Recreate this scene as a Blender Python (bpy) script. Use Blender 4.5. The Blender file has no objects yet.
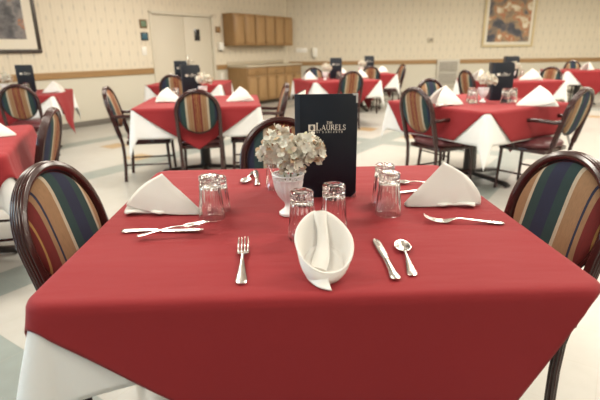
import bpy, bmesh, math, random
from mathutils import Vector, Matrix
PI = math.pi
C = bpy.context.scene.collection
sc = bpy.context.scene
random.seed(7)

# ------------------------------------------------------------------ helpers
class MB:
    """collects vertices and faces for one mesh"""
    def __init__(s):
        s.v = []; s.f = []
    def add(s, vs, fs):
        n = len(s.v); s.v += [tuple(p) for p in vs]; s.f += [tuple(i + n for i in f) for f in fs]
    def grid(s, fn, nu, nv, wrap_u=False, wrap_v=False):
        vs = []; fs = []
        cu = nu if wrap_u else nu + 1; cv = nv if wrap_v else nv + 1
        for i in range(cu):
            for j in range(cv):
                vs.append(fn(i / nu, j / nv))
        for i in range(nu):
            for j in range(nv):
                a = (i % cu) * cv + j % cv; b = ((i + 1) % cu) * cv + j % cv
                c = ((i + 1) % cu) * cv + (j + 1) % cv; d = (i % cu) * cv + (j + 1) % cv
                fs.append((a, b, c, d))
        s.add(vs, fs)
    def box(s, x0, x1, y0, y1, z0, z1, b=0.0):
        bm = bmesh.new()
        bmesh.ops.create_cube(bm, size=1)
        for v in bm.verts:
            v.co = Vector(((x0 + x1) / 2 + v.co.x * (x1 - x0), (y0 + y1) / 2 + v.co.y * (y1 - y0), (z0 + z1) / 2 + v.co.z * (z1 - z0)))
        if b > 0:
            bmesh.ops.bevel(bm, geom=bm.edges[:] , offset=b, segments=2, affect='EDGES', profile=.5)
        bm.verts.ensure_lookup_table()
        for i, v in enumerate(bm.verts): v.index = i
        s.add([v.co[:] for v in bm.verts], [[v.index for v in f.verts] for f in bm.faces])
        bm.free()
    def lathe(s, prof, n=32, cx=0, cy=0, rmod=None, cap0=False, cap1=False):
        vs = []; fs = []; m = len(prof)
        for i in range(n):
            a = 2 * PI * i / n
            for (r, z) in prof:
                rr = r * (rmod(a, z, len(vs) % m) if rmod else 1)
                vs.append((cx + rr * math.cos(a), cy + rr * math.sin(a), z))
        for i in range(n):
            for j in range(m - 1):
                a = i * m + j; b = ((i + 1) % n) * m + j
                fs.append((a, b, b + 1, a + 1))
        if cap0: fs.append(tuple(i * m for i in range(n))[::-1])
        if cap1: fs.append(tuple(i * m + m - 1 for i in range(n)))
        s.add(vs, fs)
    def sweep(s, path, prof, up=(0, 0, 1), closed=False, scale=None, cap=True):
        """prof: list of (a,b): a along the side vector, b along the up-ish vector"""
        P = [Vector(p) for p in path]; n = len(P); m = len(prof); vs = []
        for i in range(n):
            if closed: t = P[(i + 1) % n] - P[i - 1]
            else: t = P[min(i + 1, n - 1)] - P[max(i - 1, 0)]
            t.normalize()
            u = Vector(up(i) if callable(up) else up)
            sd = t.cross(u)
            if sd.length < 1e-6: sd = t.cross(Vector((1, 0, 0)))
            sd.normalize(); w = sd.cross(t).normalized()
            k = scale(i / (n - 1)) if scale else 1
            for (a, b) in prof: vs.append(P[i] + sd * a * k + w * b * k)
        fs = []
        for i in range(n if closed else n - 1):
            for j in range(m):
                a = i * m + j; b = ((i + 1) % n) * m + j
                c = ((i + 1) % n) * m + (j + 1) % m; d = i * m + (j + 1) % m
                fs.append((a, b, c, d))
        if cap and not closed:
            fs.append(tuple(range(m))[::-1]); fs.append(tuple((n - 1) * m + j for j in range(m)))
        s.add(vs, fs)
    def tube(s, path, r, n=10, up=(0, 0, 1), closed=False, scale=None):
        s.sweep(path, [(r * math.cos(2 * PI * k / n), r * math.sin(2 * PI * k / n)) for k in range(n)], up, closed, scale)
    def xform(s, M):
        s.v = [tuple(M @ Vector(p)) for p in s.v]; return s
    def build(s, name, mat, parent=None, smooth=True, angle=40, solid=0, off=-1):
        me = bpy.data.meshes.new(name)
        me.from_pydata(s.v, [], s.f)
        bm = bmesh.new(); bm.from_mesh(me)
        bmesh.ops.remove_doubles(bm, verts=bm.verts[:], dist=1e-6)
        bmesh.ops.recalc_face_normals(bm, faces=bm.faces[:])
        bm.to_mesh(me); bm.free()
        if mat: me.materials.append(mat)
        if smooth:
            for p in me.polygons: p.use_smooth = True
            try: me.set_sharp_from_angle(angle=math.radians(angle))
            except Exception: pass
        o = bpy.data.objects.new(name, me); C.objects.link(o)
        if parent: o.parent = parent
        if solid:
            md = o.modifiers.new('thickness', 'SOLIDIFY'); md.thickness = solid; md.offset = off
        return o

def tag(o, label, cat, group=None, kind=None):
    o['label'] = label; o['category'] = cat
    if group: o['group'] = group
    if kind: o['kind'] = kind
    return o

def thing(name, label, cat, loc=(0, 0, 0), rz=0, group=None):
    o = bpy.data.objects.new(name, None); C.objects.link(o)
    o.empty_display_size = .1; o.location = loc; o.rotation_euler = (0, 0, rz)
    return tag(o, label, cat, group)

def struct(name, mb, mat, parent=None, **k):
    o = mb.build(name, mat, parent, **k)
    o['kind'] = 'structure'
    return o

def dup(root, loc, rz, label):
    r = root.copy(); C.objects.link(r); r.location = loc; r.rotation_euler = (0, 0, rz); r['label'] = label
    for ch in list(root.children):
        c = ch.copy(); C.objects.link(c); c.parent = r
        for g in list(ch.children):
            d = g.copy(); C.objects.link(d); d.parent = c
    return r

# ------------------------------------------------------------------ materials
class N:
    def __init__(s, name):
        s.m = bpy.data.materials.new(name); s.m.use_nodes = True
        s.t = s.m.node_tree; s.b = s.t.nodes['Principled BSDF']
    def n(s, typ, **k):
        x = s.t.nodes.new(typ)
        for a, b in k.items(): setattr(x, a, b)
        return x
    def l(s, a, b): s.t.links.new(a, b)
    def math(s, op, a, b=None, c=None):
        x = s.n('ShaderNodeMath', operation=op)
        for i, q in enumerate((a, b, c)):
            if q is None: continue
            if hasattr(q, 'links'): s.l(q, x.inputs[i])
            else: x.inputs[i].default_value = q
        return x.outputs[0]
    def mix(s, f, a, b):
        x = s.n('ShaderNodeMix', data_type='RGBA')
        for sock, q in ((x.inputs[0], f), (x.inputs[6], a), (x.inputs[7], b)):
            if hasattr(q, 'links'): s.l(q, sock)
            elif isinstance(q, (int, float)): sock.default_value = q
            else: sock.default_value = (*q, 1)
        return x.outputs[2]
    def bump(s, h, strength=.3, dist=.01):
        x = s.n('ShaderNodeBump'); x.inputs['Strength'].default_value = strength; x.inputs['Distance'].default_value = dist
        s.l(h, x.inputs['Height']); s.l(x.outputs[0], s.b.inputs['Normal'])
    def coord(s, out='Object'): return s.n('ShaderNodeTexCoord').outputs[out]
    def noise(s, vec, scale, detail=3, out=0):
        x = s.n('ShaderNodeTexNoise'); x.inputs['Scale'].default_value = scale; x.inputs['Detail'].default_value = detail
        if vec is not None: s.l(vec, x.inputs['Vector'])
        return x.outputs[out]
    def mapping(s, vec, scale=(1, 1, 1), rot=(0, 0, 0), loc=(0, 0, 0)):
        x = s.n('ShaderNodeMapping'); s.l(vec, x.inputs[0])
        x.inputs['Scale'].default_value = scale; x.inputs['Rotation'].default_value = rot; x.inputs['Location'].default_value = loc
        return x.outputs[0]
    def ramp(s, f, stops, interp='LINEAR'):
        x = s.n('ShaderNodeValToRGB'); x.color_ramp.interpolation = interp
        e = x.color_ramp.elements
        while len(e) > 1: e.remove(e[-1])
        e[0].position = stops[0][0]; e[0].color = (*stops[0][1], 1)
        for p, c in stops[1:]:
            q = e.new(p); q.color = (*c, 1)
        s.l(f, x.inputs[0]); return x.outputs[0]

def translucent(a, col, k):
    tr = a.n('ShaderNodeBsdfTranslucent'); tr.inputs[0].default_value = (*col, 1)
    mx = a.n('ShaderNodeMixShader'); mx.inputs[0].default_value = k
    out = a.t.nodes['Material Output']
    a.l(a.b.outputs[0], mx.inputs[1]); a.l(tr.outputs[0], mx.inputs[2]); a.l(mx.outputs[0], out.inputs[0])
def simple(name, col, rough=.6, metal=0, bumpscale=None, bumpstr=.2, var=0.0, spec=None):
    a = N(name); a.b.inputs['Roughness'].default_value = rough; a.b.inputs['Metallic'].default_value = metal
    if spec is not None: a.b.inputs['Specular IOR Level'].default_value = spec
    a.b.inputs['Base Color'].default_value = (*col, 1)
    if var or bumpscale:
        f = a.noise(a.coord(), bumpscale or 20, 4)
        if var: a.l(a.mix(f, tuple(c * (1 - var) for c in col), tuple(min(1, c * (1 + var)) for c in col)), a.b.inputs['Base Color'])
        if bumpscale: a.bump(f, bumpstr, .002)
    return a.m

def cloth_mat(name, col, wr=.25, tl=0):
    a = N(name); a.b.inputs['Roughness'].default_value = .75
    a.b.inputs['Specular IOR Level'].default_value = .15
    a.b.inputs['Sheen Weight'].default_value = .05; a.b.inputs['Sheen Roughness'].default_value = .4
    co = a.coord()
    weave = a.noise(co, 900, 1)
    m = a.mapping(co, (1.2, 5, 2), (0, 0, .35))
    w = a.noise(m, 1.6, 3)
    a.l(a.mix(a.noise(co, 2.5, 2), tuple(c * .95 for c in col), tuple(c * 1.04 for c in col)), a.b.inputs['Base Color'])
    h = a.math('ADD', a.math('MULTIPLY', w, 1.0), a.math('MULTIPLY', weave, .02))
    a.bump(h, wr, .03)
    if tl: translucent(a, col, tl)
    return a.m

def wood_mat(name, c1, c2, rough=.4, scale=(1, 1, 14), sc_=3):
    a = N(name); a.b.inputs['Roughness'].default_value = rough
    v = a.mapping(a.coord(), scale)
    f = a.noise(v, sc_, 5)
    a.l(a.ramp(f, [(.3, c1), (.7, c2)]), a.b.inputs['Base Color'])
    return a.m

GREEN = (.026, .056, .056); NAVY = (.025, .029, .064); TAN = (.33, .19, .10); CREAM = (.52, .44, .33)
RED = (.17, .022, .02); GOLD = (.42, .24, .08); BROWN = (.25, .10, .035)
def stripe_mat(name, phase, kind='A'):
    """striped upholstery: u runs across the chair's width"""
    a = N(name); a.b.inputs['Roughness'].default_value = .85; a.b.inputs['Specular IOR Level'].default_value = .2
    co = a.coord(); sp = a.n('ShaderNodeSeparateXYZ'); a.l(co, sp.inputs[0])
    f = a.math('FRACT', a.math('ADD', a.math('DIVIDE', sp.outputs[1], .50 if kind == 'A' else .37), phase + .5))
    half = [(NAVY, .029), (GREEN, .042), (CREAM, .014), (TAN, .056), (NAVY, .008), (TAN, .016), (RED, .034), (GOLD, .005), (RED, .046)]
    if kind == 'B': half = [(NAVY, .034), (GREEN, .046), (CREAM, .018), (TAN, .026), (BROWN, .004), (TAN, .020), (RED, .018), (GOLD, .004), (RED, .012)]
    full = half + [(GOLD, .007)] + half[::-1]
    stops = []; x = 0.0; tot = sum(w for _, w in full)
    for c, w in full:
        stops.append((x, c)); x += w / tot
    col = a.ramp(f, stops[:32], 'CONSTANT')
    weave = a.noise(a.mapping(co, (160, 420, 26)), 1, 3)
    a.l(a.mix(a.math('MULTIPLY', weave, .5), col, tuple(c for c in (.02, .02, .02))), a.b.inputs['Base Color'])
    a.bump(weave, .25, .002)
    return a.m

M = {}
M['red'] = cloth_mat('red_cloth', (.235, .0215, .0255), .34)
M['white'] = cloth_mat('white_cloth', (.80, .80, .79), .12, .15)
M['napkin'] = cloth_mat('napkin_cloth', (.86, .84, .80), .08, .15)
M['mahog'] = simple('mahogany_metal', (.036, .010, .009), .2, 0, None, 0, 0, .6)
M['bronze'] = simple('dark_bronze', (.028, .022, .020), .35, .3)
M['vinyl'] = simple('maroon_vinyl', (.088, .017, .021), .42, 0, 250, .12)
M['st0'] = stripe_mat('stripe_fabric_red_centre', 0.0, 'B')
M['st5'] = stripe_mat('stripe_fabric_navy_centre', 0.5)
M['stl'] = stripe_mat('stripe_fabric_navy_far', .41)
M['str'] = stripe_mat('stripe_fabric_navy_right', .56)
M['stb'] = stripe_mat('stripe_fabric_navy_edge', .96, 'B')
M['st3'] = stripe_mat('stripe_fabric_offset', 0.17, 'B')
M['steel'] = simple('cutlery_steel', (.72, .70, .67), .22, 1.0)
M['ceramic'] = simple('milk_glass', (.82, .83, .84), .18)
M['menu'] = simple('menu_leatherette', (.006, .0098, .0175), .42, 0, 600, .15, 0, .35)
M['menublue'] = simple('menu_leatherette_spine', (.010, .017, .030), .42, 0, 600, .15)
M['paper'] = simple('menu_paper', (.75, .72, .66), .7)
M['silver'] = simple('silver_corner', (.75, .74, .72), .3, 1.0)
M['print'] = simple('silver_print', (.80, .77, .68), .5, 0)
M['oak'] = wood_mat('honey_oak', (.23, .13, .05), (.29, .17, .07), .42, (8, 8, .8), 4)
M['oakpanel'] = wood_mat('honey_oak_panel', (.29, .172, .072), (.36, .22, .098), .42, (8, 8, .8), 4)
M['oakrail'] = wood_mat('oak_rail', (.28, .165, .068), (.35, .21, .09), .42, (1, 1, 12), 3)
M['table'] = wood_mat('table_top_wood', (.06, .025, .015), (.09, .035, .02), .4)
M['laminate'] = simple('laminate', (.46, .40, .30), .4, 0, None, 0, .05)
M['door'] = simple('door_paint', (.56, .515, .42), .5)
M['plate'] = simple('white_plate', (.74, .72, .66), .4)
M['dark'] = simple('dark_glass', (.02, .02, .022), .15)
M['kick'] = simple('dark_kick', (.05, .035, .02), .7)
M['ventm'] = simple('vent_metal', (.50, .47, .40), .45)
M['ventd'] = simple('vent_dark', (.15, .135, .115), .6)
M['goldframe'] = wood_mat('pale_gold_frame', (.50, .40, .22), (.62, .52, .32), .45)
M['blackframe'] = simple('dark_frame', (.035, .025, .018), .4)
M['matboard'] = simple('mat_board', (.66, .62, .52), .8)
M['signgreen'] = simple('small_sign_green', (.12, .19, .12), .5, 0, 60, 0, .6)
M['signblue'] = simple('small_sign_blue', (.03, .10, .14), .5, 0, 60, 0, .6)
M['brownplate'] = simple('small_brown_plaque', (.14, .07, .02), .4)
M['stemg'] = simple('dried_stem', (.16, .15, .06), .8)
M['ceil'] = simple('ceiling_tile', (.74, .72, .66), .9, 0, 40, .2)
M['lightbox'] = simple('fixture_white', (.8, .8, .78), .4)

def glass_mat():
    a = N('clear_glass'); a.b.inputs['Transmission Weight'].default_value = 1; a.b.inputs['Roughness'].default_value = .0
    a.b.inputs['IOR'].default_value = 1.47; a.b.inputs['Base Color'].default_value = (.98, .99, .99, 1)
    return a.m
M['glass'] = glass_mat()

def petal_mat():
    a = N('hydrangea_petals'); a.b.inputs['Roughness'].default_value = .8
    g = a.n('ShaderNodeNewGeometry')
    col = a.ramp(g.outputs['Random Per Island'], [(0, (.52, .50, .40)), (.3, (.72, .70, .63)), (.6, (.64, .64, .56)), (.78, (.80, .78, .72)), (.87, (.66, .42, .25)), (.94, (.50, .50, .34)), (1, (.70, .57, .42))])
    a.l(col, a.b.inputs['Base Color'])
    translucent(a, (.7, .62, .48), .12)
    return a.m
M['petal'] = petal_mat()

def wallpaper(name):
    a = N(name); a.b.inputs['Roughness'].default_value = .85; a.b.inputs['Specular IOR Level'].default_value = .2
    sp = a.n('ShaderNodeSeparateXYZ'); a.l(a.coord(), sp.inputs[0])
    u, z = sp.outputs[0], sp.outputs[2]
    base = (.65, .59, .475)
    f = a.math('FRACT', a.math('DIVIDE', u, .20))
    line = a.math('LESS_THAN', a.math('ABSOLUTE', a.math('SUBTRACT', f, .5)), .08)
    line2 = a.math('LESS_THAN', a.math('ABSOLUTE', a.math('SUBTRACT', a.math('FRACT', a.math('DIVIDE', u, .0667)), .5)), .12)
    c = a.mix(a.math('MULTIPLY', line, .17), base, (.42, .365, .275))
    c = a.mix(a.math('MULTIPLY', line2, .13), c, (.44, .385, .29))
    # small woven motif between the stripes, staggered row by row
    row = a.math('FLOOR', a.math('DIVIDE', z, .19))
    us = a.math('FRACT', a.math('ADD', a.math('DIVIDE', u, .20), a.math('MULTIPLY', a.math('MODULO', row, 2), .5)))
    du = a.math('MULTIPLY', a.math('SUBTRACT', us, .5), .20)
    dz = a.math('MULTIPLY', a.math('SUBTRACT', a.math('FRACT', a.math('DIVIDE', z, .19)), .5), .19)
    d = a.math('SQRT', a.math('ADD', a.math('POWER', a.math('DIVIDE', du, .016), 2), a.math('POWER', a.math('DIVIDE', dz, .045), 2)))
    dot = a.math('LESS_THAN', d, 1)
    c = a.mix(a.math('MULTIPLY', dot, .30), c, (.27, .27, .26))
    c = a.mix(a.math('MULTIPLY', a.noise(a.coord(), 3, 3), .12), c, (.43, .37, .28))
    low = a.math('LESS_THAN', z, .90)
    paint = (.55, .52, .435)
    a.l(a.mix(low, c, paint), a.b.inputs['Base Color'])
    return a.m
M['paperwall'] = wallpaper('striped_wallpaper_over_paint')

FA = math.radians(34.0)
def floor_mat():
    a = N('vinyl_tile_floor'); a.b.inputs['Roughness'].default_value = .32
    sp = a.n('ShaderNodeSeparateXYZ'); a.l(a.coord(), sp.inputs[0])
    x, y = sp.outputs[0], sp.outputs[1]
    n = a.math('ADD', a.math('MULTIPLY', x, math.cos(FA)), a.math('MULTIPLY', y, -math.sin(FA)))
    s = a.math('ADD', a.math('MULTIPLY', x, math.sin(FA)), a.math('MULTIPLY', y, math.cos(FA)))
    T = .305
    nt = a.math('DIVIDE', a.math('ADD', n, 4.78), T); st = a.math('DIVIDE', a.math('ADD', s, -.495), T)
    ni = a.math('FLOOR', nt); si = a.math('FLOOR', st)
    nf = a.math('FRACT', nt); sf = a.math('FRACT', st)
    g = a.math('MAXIMUM', a.math('ABSOLUTE', a.math('SUBTRACT', nf, .5)), a.math('ABSOLUTE', a.math('SUBTRACT', sf, .5)))
    grout = a.math('GREATER_THAN', g, .494)
    mod6 = a.math('FRACT', a.math('DIVIDE', a.math('ADD', ni, 600.5), 6))
    band = a.math('LESS_THAN', mod6, 1 / 6)
    mod18 = a.math('FRACT', a.math('DIVIDE', a.math('ADD', si, 1800.5), 18))
    band2 = a.math('LESS_THAN', mod18, 1 / 18)
    b = a.math('MAXIMUM', band, band2)
    cv = a.n('ShaderNodeCombineXYZ'); a.l(ni, cv.inputs[0]); a.l(si, cv.inputs[1])
    wn = a.n('ShaderNodeTexWhiteNoise', noise_dimensions='2D'); a.l(cv.outputs[0], wn.inputs['Vector'])
    marb = a.noise(a.coord(), 9, 6)
    cream = a.mix(marb, (.385, .372, .338), (.465, .453, .42))
    cream = a.mix(a.math('MULTIPLY', wn.outputs[0], .25), cream, (.40, .385, .355))
    green = a.mix(marb, (.20, .23, .215), (.28, .31, .29))
    tan = a.math('MULTIPLY', a.math('GREATER_THAN', wn.outputs[0], .965), a.math('SUBTRACT', 1, b))
    c = a.mix(b, cream, green)
    c = a.mix(tan, c, (.36, .24, .12))
    c = a.mix(a.math('MULTIPLY', grout, .35), c, (.35, .32, .26))
    a.l(c, a.b.inputs['Base Color'])
    a.bump(a.math('MULTIPLY', grout, -1), .2, .002)
    return a.m
M['floor'] = floor_mat()

def art_mat(name, stops, scale, seed):
    a = N(name); a.b.inputs['Roughness'].default_value = .5
    v = a.mapping(a.coord(), (1, 1, 1), (0, .5, 0), (seed, seed * 2, 0))
    w = a.noise(v, scale * .7, 4, 1)
    mx = a.n('ShaderNodeMixRGB'); mx.inputs[0].default_value = .35; a.l(v, mx.inputs[1]); a.l(w, mx.inputs[2])
    f = a.noise(mx.outputs[0], scale, 6)
    a.l(a.ramp(f, stops), a.b.inputs['Base Color'])
    return a.m
M['art_autumn'] = art_mat('autumn_picture', [(.30, (.04, .04, .045)), (.44, (.13, .125, .13)), (.52, (.22, .20, .19)), (.56, (.16, .13, .11)), (.60, (.36, .13, .06)), (.64, (.24, .18, .14)), (.7, (.52, .48, .40))], 5.5, 3)
M['art_abstract'] = art_mat('abstract_picture', [(.32, (.025, .03, .04)), (.43, (.06, .06, .08)), (.49, (.19, .14, .10)), (.54, (.32, .22, .12)), (.58, (.36, .11, .045)), (.62, (.46, .36, .22)), (.68, (.66, .60, .48))], 4.0, 9)

# ------------------------------------------------------------------ room shell
YF = 13.6
P0 = Vector((-3.04, 9.6, 0)); AL = math.radians(34.5)
DL = Vector((math.sin(AL), math.cos(AL), 0)); NL = Vector((DL.y, -DL.x, 0))
RL = math.atan2(DL.y, DL.x)                     # local x along the wall, local -y into the room
def LW(s, off=0, z=0): return P0 + DL * s + NL * off + Vector((0, 0, z))
YN, XR, ZC = -3.0, 9.2, 2.95
S_END = (YF - P0.y) / DL.y
S_BEG = (YN - P0.y) / DL.y
corner_x = LW(S_END).x; near_x = LW(S_BEG).x

b = MB(); b.add([(near_x - .3, YN - .2, 0), (XR + .3, YN - .2, 0), (XR + .3, YF + .3, 0), (corner_x - .3, YF + .3, 0), (near_x - .3, YN - .2, -.1), (XR + .3, YN - .2, -.1), (XR + .3, YF + .3, -.1), (corner_x - .3, YF + .3, -.1)],
    [(0, 1, 2, 3), (4, 7, 6, 5), (0, 4, 5, 1), (1, 5, 6, 2), (2, 6, 7, 3), (3, 7, 4, 0)])
struct('floor', b, M['floor'], smooth=False)
b = MB(); b.add([(near_x - .3, YN - .2, ZC), (XR + .3, YN - .2, ZC), (XR + .3, YF + .3, ZC), (corner_x - .3, YF + .3, ZC), (near_x - .3, YN - .2, ZC + .1), (XR + .3, YN - .2, ZC + .1), (XR + .3, YF + .3, ZC + .1), (corner_x - .3, YF + .3, ZC + .1)],
    [(0, 1, 2, 3), (4, 7, 6, 5), (0, 4, 5, 1), (1, 5, 6, 2), (2, 6, 7, 3), (3, 7, 4, 0)])
struct('ceiling', b, M['ceil'], smooth=False)
def wall(name, p, rz, length, openings=()):
    bb = MB(); xs = 0
    if not openings: bb.box(0, length, 0, .12, 0, ZC)
    else:
        (x0, x1, z0, z1), = openings
        bb.box(0, x0, 0, .12, 0, ZC); bb.box(x1, length, 0, .12, 0, ZC)
        if z0 > 0: bb.box(x0, x1, 0, .12, 0, z0)
        bb.box(x0, x1, 0, .12, z1, ZC)
    o = struct(name, bb, M['paperwall'], smooth=False); o.location = p; o.rotation_euler = (0, 0, rz); return o
D0, D1, DT = .30, 1.97, 1.985
SB = S_BEG - .1
wall('wall_left', LW(SB), RL, S_END - SB + .02, [(D0 - SB, D1 - SB, 0, DT)])
wall('wall_back', (corner_x - .1, YF, 0), 0, XR - corner_x + .2)
wall('wall_right', (XR, YF + .1, 0), -PI / 2, YF - YN + .3)
# near wall (behind the camera) with a wide window opening
wall('wall_front', (XR + .1, YN, 0), PI, XR - near_x + .3, [(XR - 1.5, XR + 7.0, .75, 2.4)])
b = MB()
for k in range(6): 
    x = 1.5 - 8.5 * k / 5
    b.box(x - .03, x + .03, YN - .08, YN - .02, .75, 2.4)
b.box(-7.0, 1.5, YN - .08, YN - .02, .75, .81); b.box(-7.0, 1.5, YN - .08, YN - .02, 2.34, 2.4)
struct('window_1', b, M['plate'], smooth=False)

b = MB()
for k in range(4): b.box(-2.36 + 1.56 * k, -2.30 + 1.56 * k, -.05, -.002, .84, 2.36)
b.box(-2.36, 2.38, -.05, -.002, .82, .88); b.box(-2.36, 2.38, -.05, -.002, 2.32, 2.38)
o = struct('window_2', b, M['plate'], smooth=False); o.location = LW(-9.4); o.rotation_euler = (0, 0, RL)
def rail(name, p, rz, length, z0=.845, z1=.955):
    bb = MB(); bb.box(0, length, -.022, -.001, z0, z1, .006); bb.box(0, length, -.032, -.001, z1 - .03, z1 - .008, .005)
    o = struct(name, bb, M['oakrail']); o.location = p; o.rotation_euler = (0, 0, rz); return o
def base(name, p, rz, length):
    bb = MB(); bb.box(0, length, -.012, -.001, 0.001, .10, .003)
    o = struct(name, bb, M['ventd']); o.location = p; o.rotation_euler = (0, 0, rz); return o
rail('trim_1', LW(S_BEG + .1), RL, .24 - S_BEG - .1)
rail('trim_2', LW(2.03), RL, .35)
rail('trim_3', (corner_x + .03, YF, 0), 0, 3.86 - corner_x - .04)
rail('trim_4', (4.48, YF, 0), 0, XR - 4.5)
base('baseboard_left', LW(S_BEG + .1), RL, .24 - S_BEG - .1)
base('baseboard_back', (corner_x + .75, YF, 0), 0, 3.86 - corner_x - .77)
base('baseboard_right', (4.48, YF, 0), 0, XR - 4.5)

# double door in the left wall
def wallbox(name, mat, s0, s1, y0, y1, z0, z1, parent=None, bev=.003):
    bb = MB(); bb.box(s0, s1, y0, y1, z0, z1, bev)
    o = bb.build(name, mat, parent); return o
dr = bpy.data.objects.new('door_1', None); C.objects.link(dr); dr.location = LW(0); dr.rotation_euler = (0, 0, RL); dr['kind'] = 'structure'
def dpart(name, mat, *a, parent=dr, **k):
    o = wallbox(name, mat, *a, parent=parent, **k); o['kind'] = 'structure'; return o
bb = MB(); bb.box(D0 - .05, D0 + .01, -.02, .11, 0, DT + .05, .004); bb.box(D1 - .01, D1 + .05, -.02, .11, 0, DT + .05, .004); bb.box(D0 - .05, D1 + .05, -.02, .11, DT - .01, DT + .05, .004)
o = bb.build('door_frame', M['door'], dr); o['kind'] = 'structure'
dm = 1.16
l1 = dpart('door_leaf', M['door'], D0 + .012, dm - .004, .03, .075, .01, DT - .012)
l2 = dpart('door_leaf', M['door'], dm + .004, D1 - .012, .03, .075, .01, DT - .012)
dpart('vision_panel', M['dark'], 1.45, 1.61, .022, .05, 1.48, 1.72, parent=l2)
for z in (.3, 1.0, 1.78): dpart('hinge', M['steel'], D0 + .002, D0 + .03, .015, .04, z - .06, z + .06, parent=l1)
bb = MB(); bb.box(1.185, 1.235, .018, .03, .92, 1.18, .004); bb.tube([(1.21, .02, 1.05), (1.21, -.03, 1.05), (1.23, -.035, 1.05), (1.31, -.035, 1.05)], .010)
o = bb.build('door_handle', M['steel'], l2); o['kind'] = 'structure'

# ------------------------------------------------------------------ wall-mounted things
def wthing(name, label, cat, s, z, parts, group=None, off=.002):
    t = thing(name, label, cat, LW(s, off, z), RL, group)
    for (nm, mat, x0, x1, y0, y1, z0, z1) in parts:
        bb = MB(); bb.box(x0, x1, y0, y1, z0, z1, min(.004, (y1 - y0) * .3)); bb.build(nm, mat, t)
    return t
def fthing(name, label, cat, x, z, parts, group=None):
    t = thing(name, label, cat, (x, YF - .002, z), 0, group)
    for (nm, mat, x0, x1, y0, y1, z0, z1) in parts:
        bb = MB(); bb.box(x0, x1, y0, y1, z0, z1, min(.004, (y1 - y0) * .3)); bb.build(nm, mat, t)
    return t
def picture(t, w, h, fw, matw, fmat, mmat, art, d=.04):
    bb = MB()
    bb.box(-w / 2, w / 2, -d, 0, 0, fw, .006); bb.box(-w / 2, w / 2, -d, 0, h - fw, h, .006)
    bb.box(-w / 2, -w / 2 + fw, -d, 0, fw, h - fw, .006); bb.box(w / 2 - fw, w / 2, -d, 0, fw, h - fw, .006)
    bb.build('picture_frame', fmat, t)
    bb = MB(); bb.box(-w / 2 + fw * .9, w / 2 - fw * .9, -d * .5, -.004, fw * .9, h - fw * .9); bb.build('mat_board', mmat, t, smooth=False)
    a = fw + matw
    bb = MB(); bb.box(-w / 2 + a, w / 2 - a, -d * .6, -d * .45, a, h - a); bb.build('print', art, t, smooth=False)
t = thing('framed_picture', 'dark framed autumn print with wide cream mat on the left wall', 'picture', LW(-2.62, .003, 1.27), RL)
picture(t, 1.32, 1.08, .055, .15, M['blackframe'], M['matboard'], M['art_autumn'])
t = thing('framed_picture', 'large pale gold framed abstract painting on the far wall', 'picture', (5.74, YF - .003, 1.27), 0)
picture(t, 1.40, 1.50, .055, .075, M['goldframe'], M['matboard'], M['art_abstract'], .05)
wthing('small_wall_sign', 'small square green sign, the upper one left of the double door', 'sign', .10, 1.70, [('plate', M['brownplate'], -.085, .085, -.012, 0, 0, .16), ('face', M['signgreen'], -.06, .06, -.015, -.01, .025, .135)], 'small square signs by the door')
wthing('small_wall_sign', 'small square blue sign under the green sign by the door', 'sign', .10, 1.475, [('plate', M['dark'], -.085, .085, -.012, 0, 0, .15), ('face', M['signblue'], -.065, .065, -.015, -.01, .02, .13)], 'small square signs by the door')
wthing('light_switch', 'white switch plate below the two small signs left of the door', 'switch', .06, 1.20, [('plate', M['plate'], -.055, .055, -.010, 0, 0, .16), ('toggle', M['plate'], -.012, .012, -.018, -.009, .06, .10)])
wthing('wall_plaque', 'small brown plaque on the wallpaper right of the double door', 'plaque', 2.15, 1.66, [('plate', M['brownplate'], -.08, .08, -.014, 0, 0, .13), ('face', M['oak'], -.06, .06, -.017, -.012, .02, .11)])
wthing('soap_dispenser', 'white wall dispenser between the door and the upper cabinets', 'dispenser', 2.17, 1.25, [('body', M['plate'], -.06, .06, -.09, 0, .03, .20), ('spout', M['dark'], -.02, .02, -.07, -.03, 0, .03)])
wthing('wall_outlet', 'white outlet plate under the oak rail right of the door', 'outlet', 2.22, .62, [('plate', M['plate'], -.05, .05, -.010, 0, 0, .16), ('socket', M['matboard'], -.02, .02, -.014, -.008, .03, .13)])
fthing('switch_panel', 'wide white switch plate on the far wall near the corner', 'switch', .10, 1.19, [('plate', M['plate'], -.15, .15, -.012, 0, 0, .12), ('toggle', M['plate'], -.08, .08, -.02, -.011, .03, .09)])
fthing('wall_telephone', 'white wall telephone right of the wide switch plate on the far wall', 'telephone', .46, 1.04, [('body', M['plate'], -.07, .07, -.06, 0, .03, .27), ('handset', M['matboard'], -.065, -.02, -.09, -.058, .04, .26), ('cord', M['ventd'], -.03, .0, -.04, -.02, -.02, .03)])
fthing('wall_mounted_thermostat', 'small beige thermostat on the far wall above the grey vent', 'thermostat', 3.64, 1.41, [('body', M['laminate'], -.08, .08, -.04, 0, 0, .12), ('dial', M['ventd'], -.04, .04, -.05, -.039, .05, .09)])
t = thing('wall_vent', 'grey louvred wall vent below the thermostat on the far wall', 'vent', (4.17, YF - .002, .24), 0)
bb = MB(); bb.box(-.31, .31, -.06, 0, 0, .72, .008); bb.build('housing', M['ventm'], t)
for k in range(2):
    bb = MB(); bb.box(-.25, .25, -.066, -.058, .06 + .32 * k, .34 + .32 * k, .003); q = bb.build('grille', M['ventd'], t)
    bb = MB()
    for j in range(6): bb.box(-.245, .245, -.074, -.066, .075 + .32 * k + .044 * j, .095 + .32 * k + .044 * j, .002)
    bb.build('louvre', M['ventm'], q)

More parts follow.
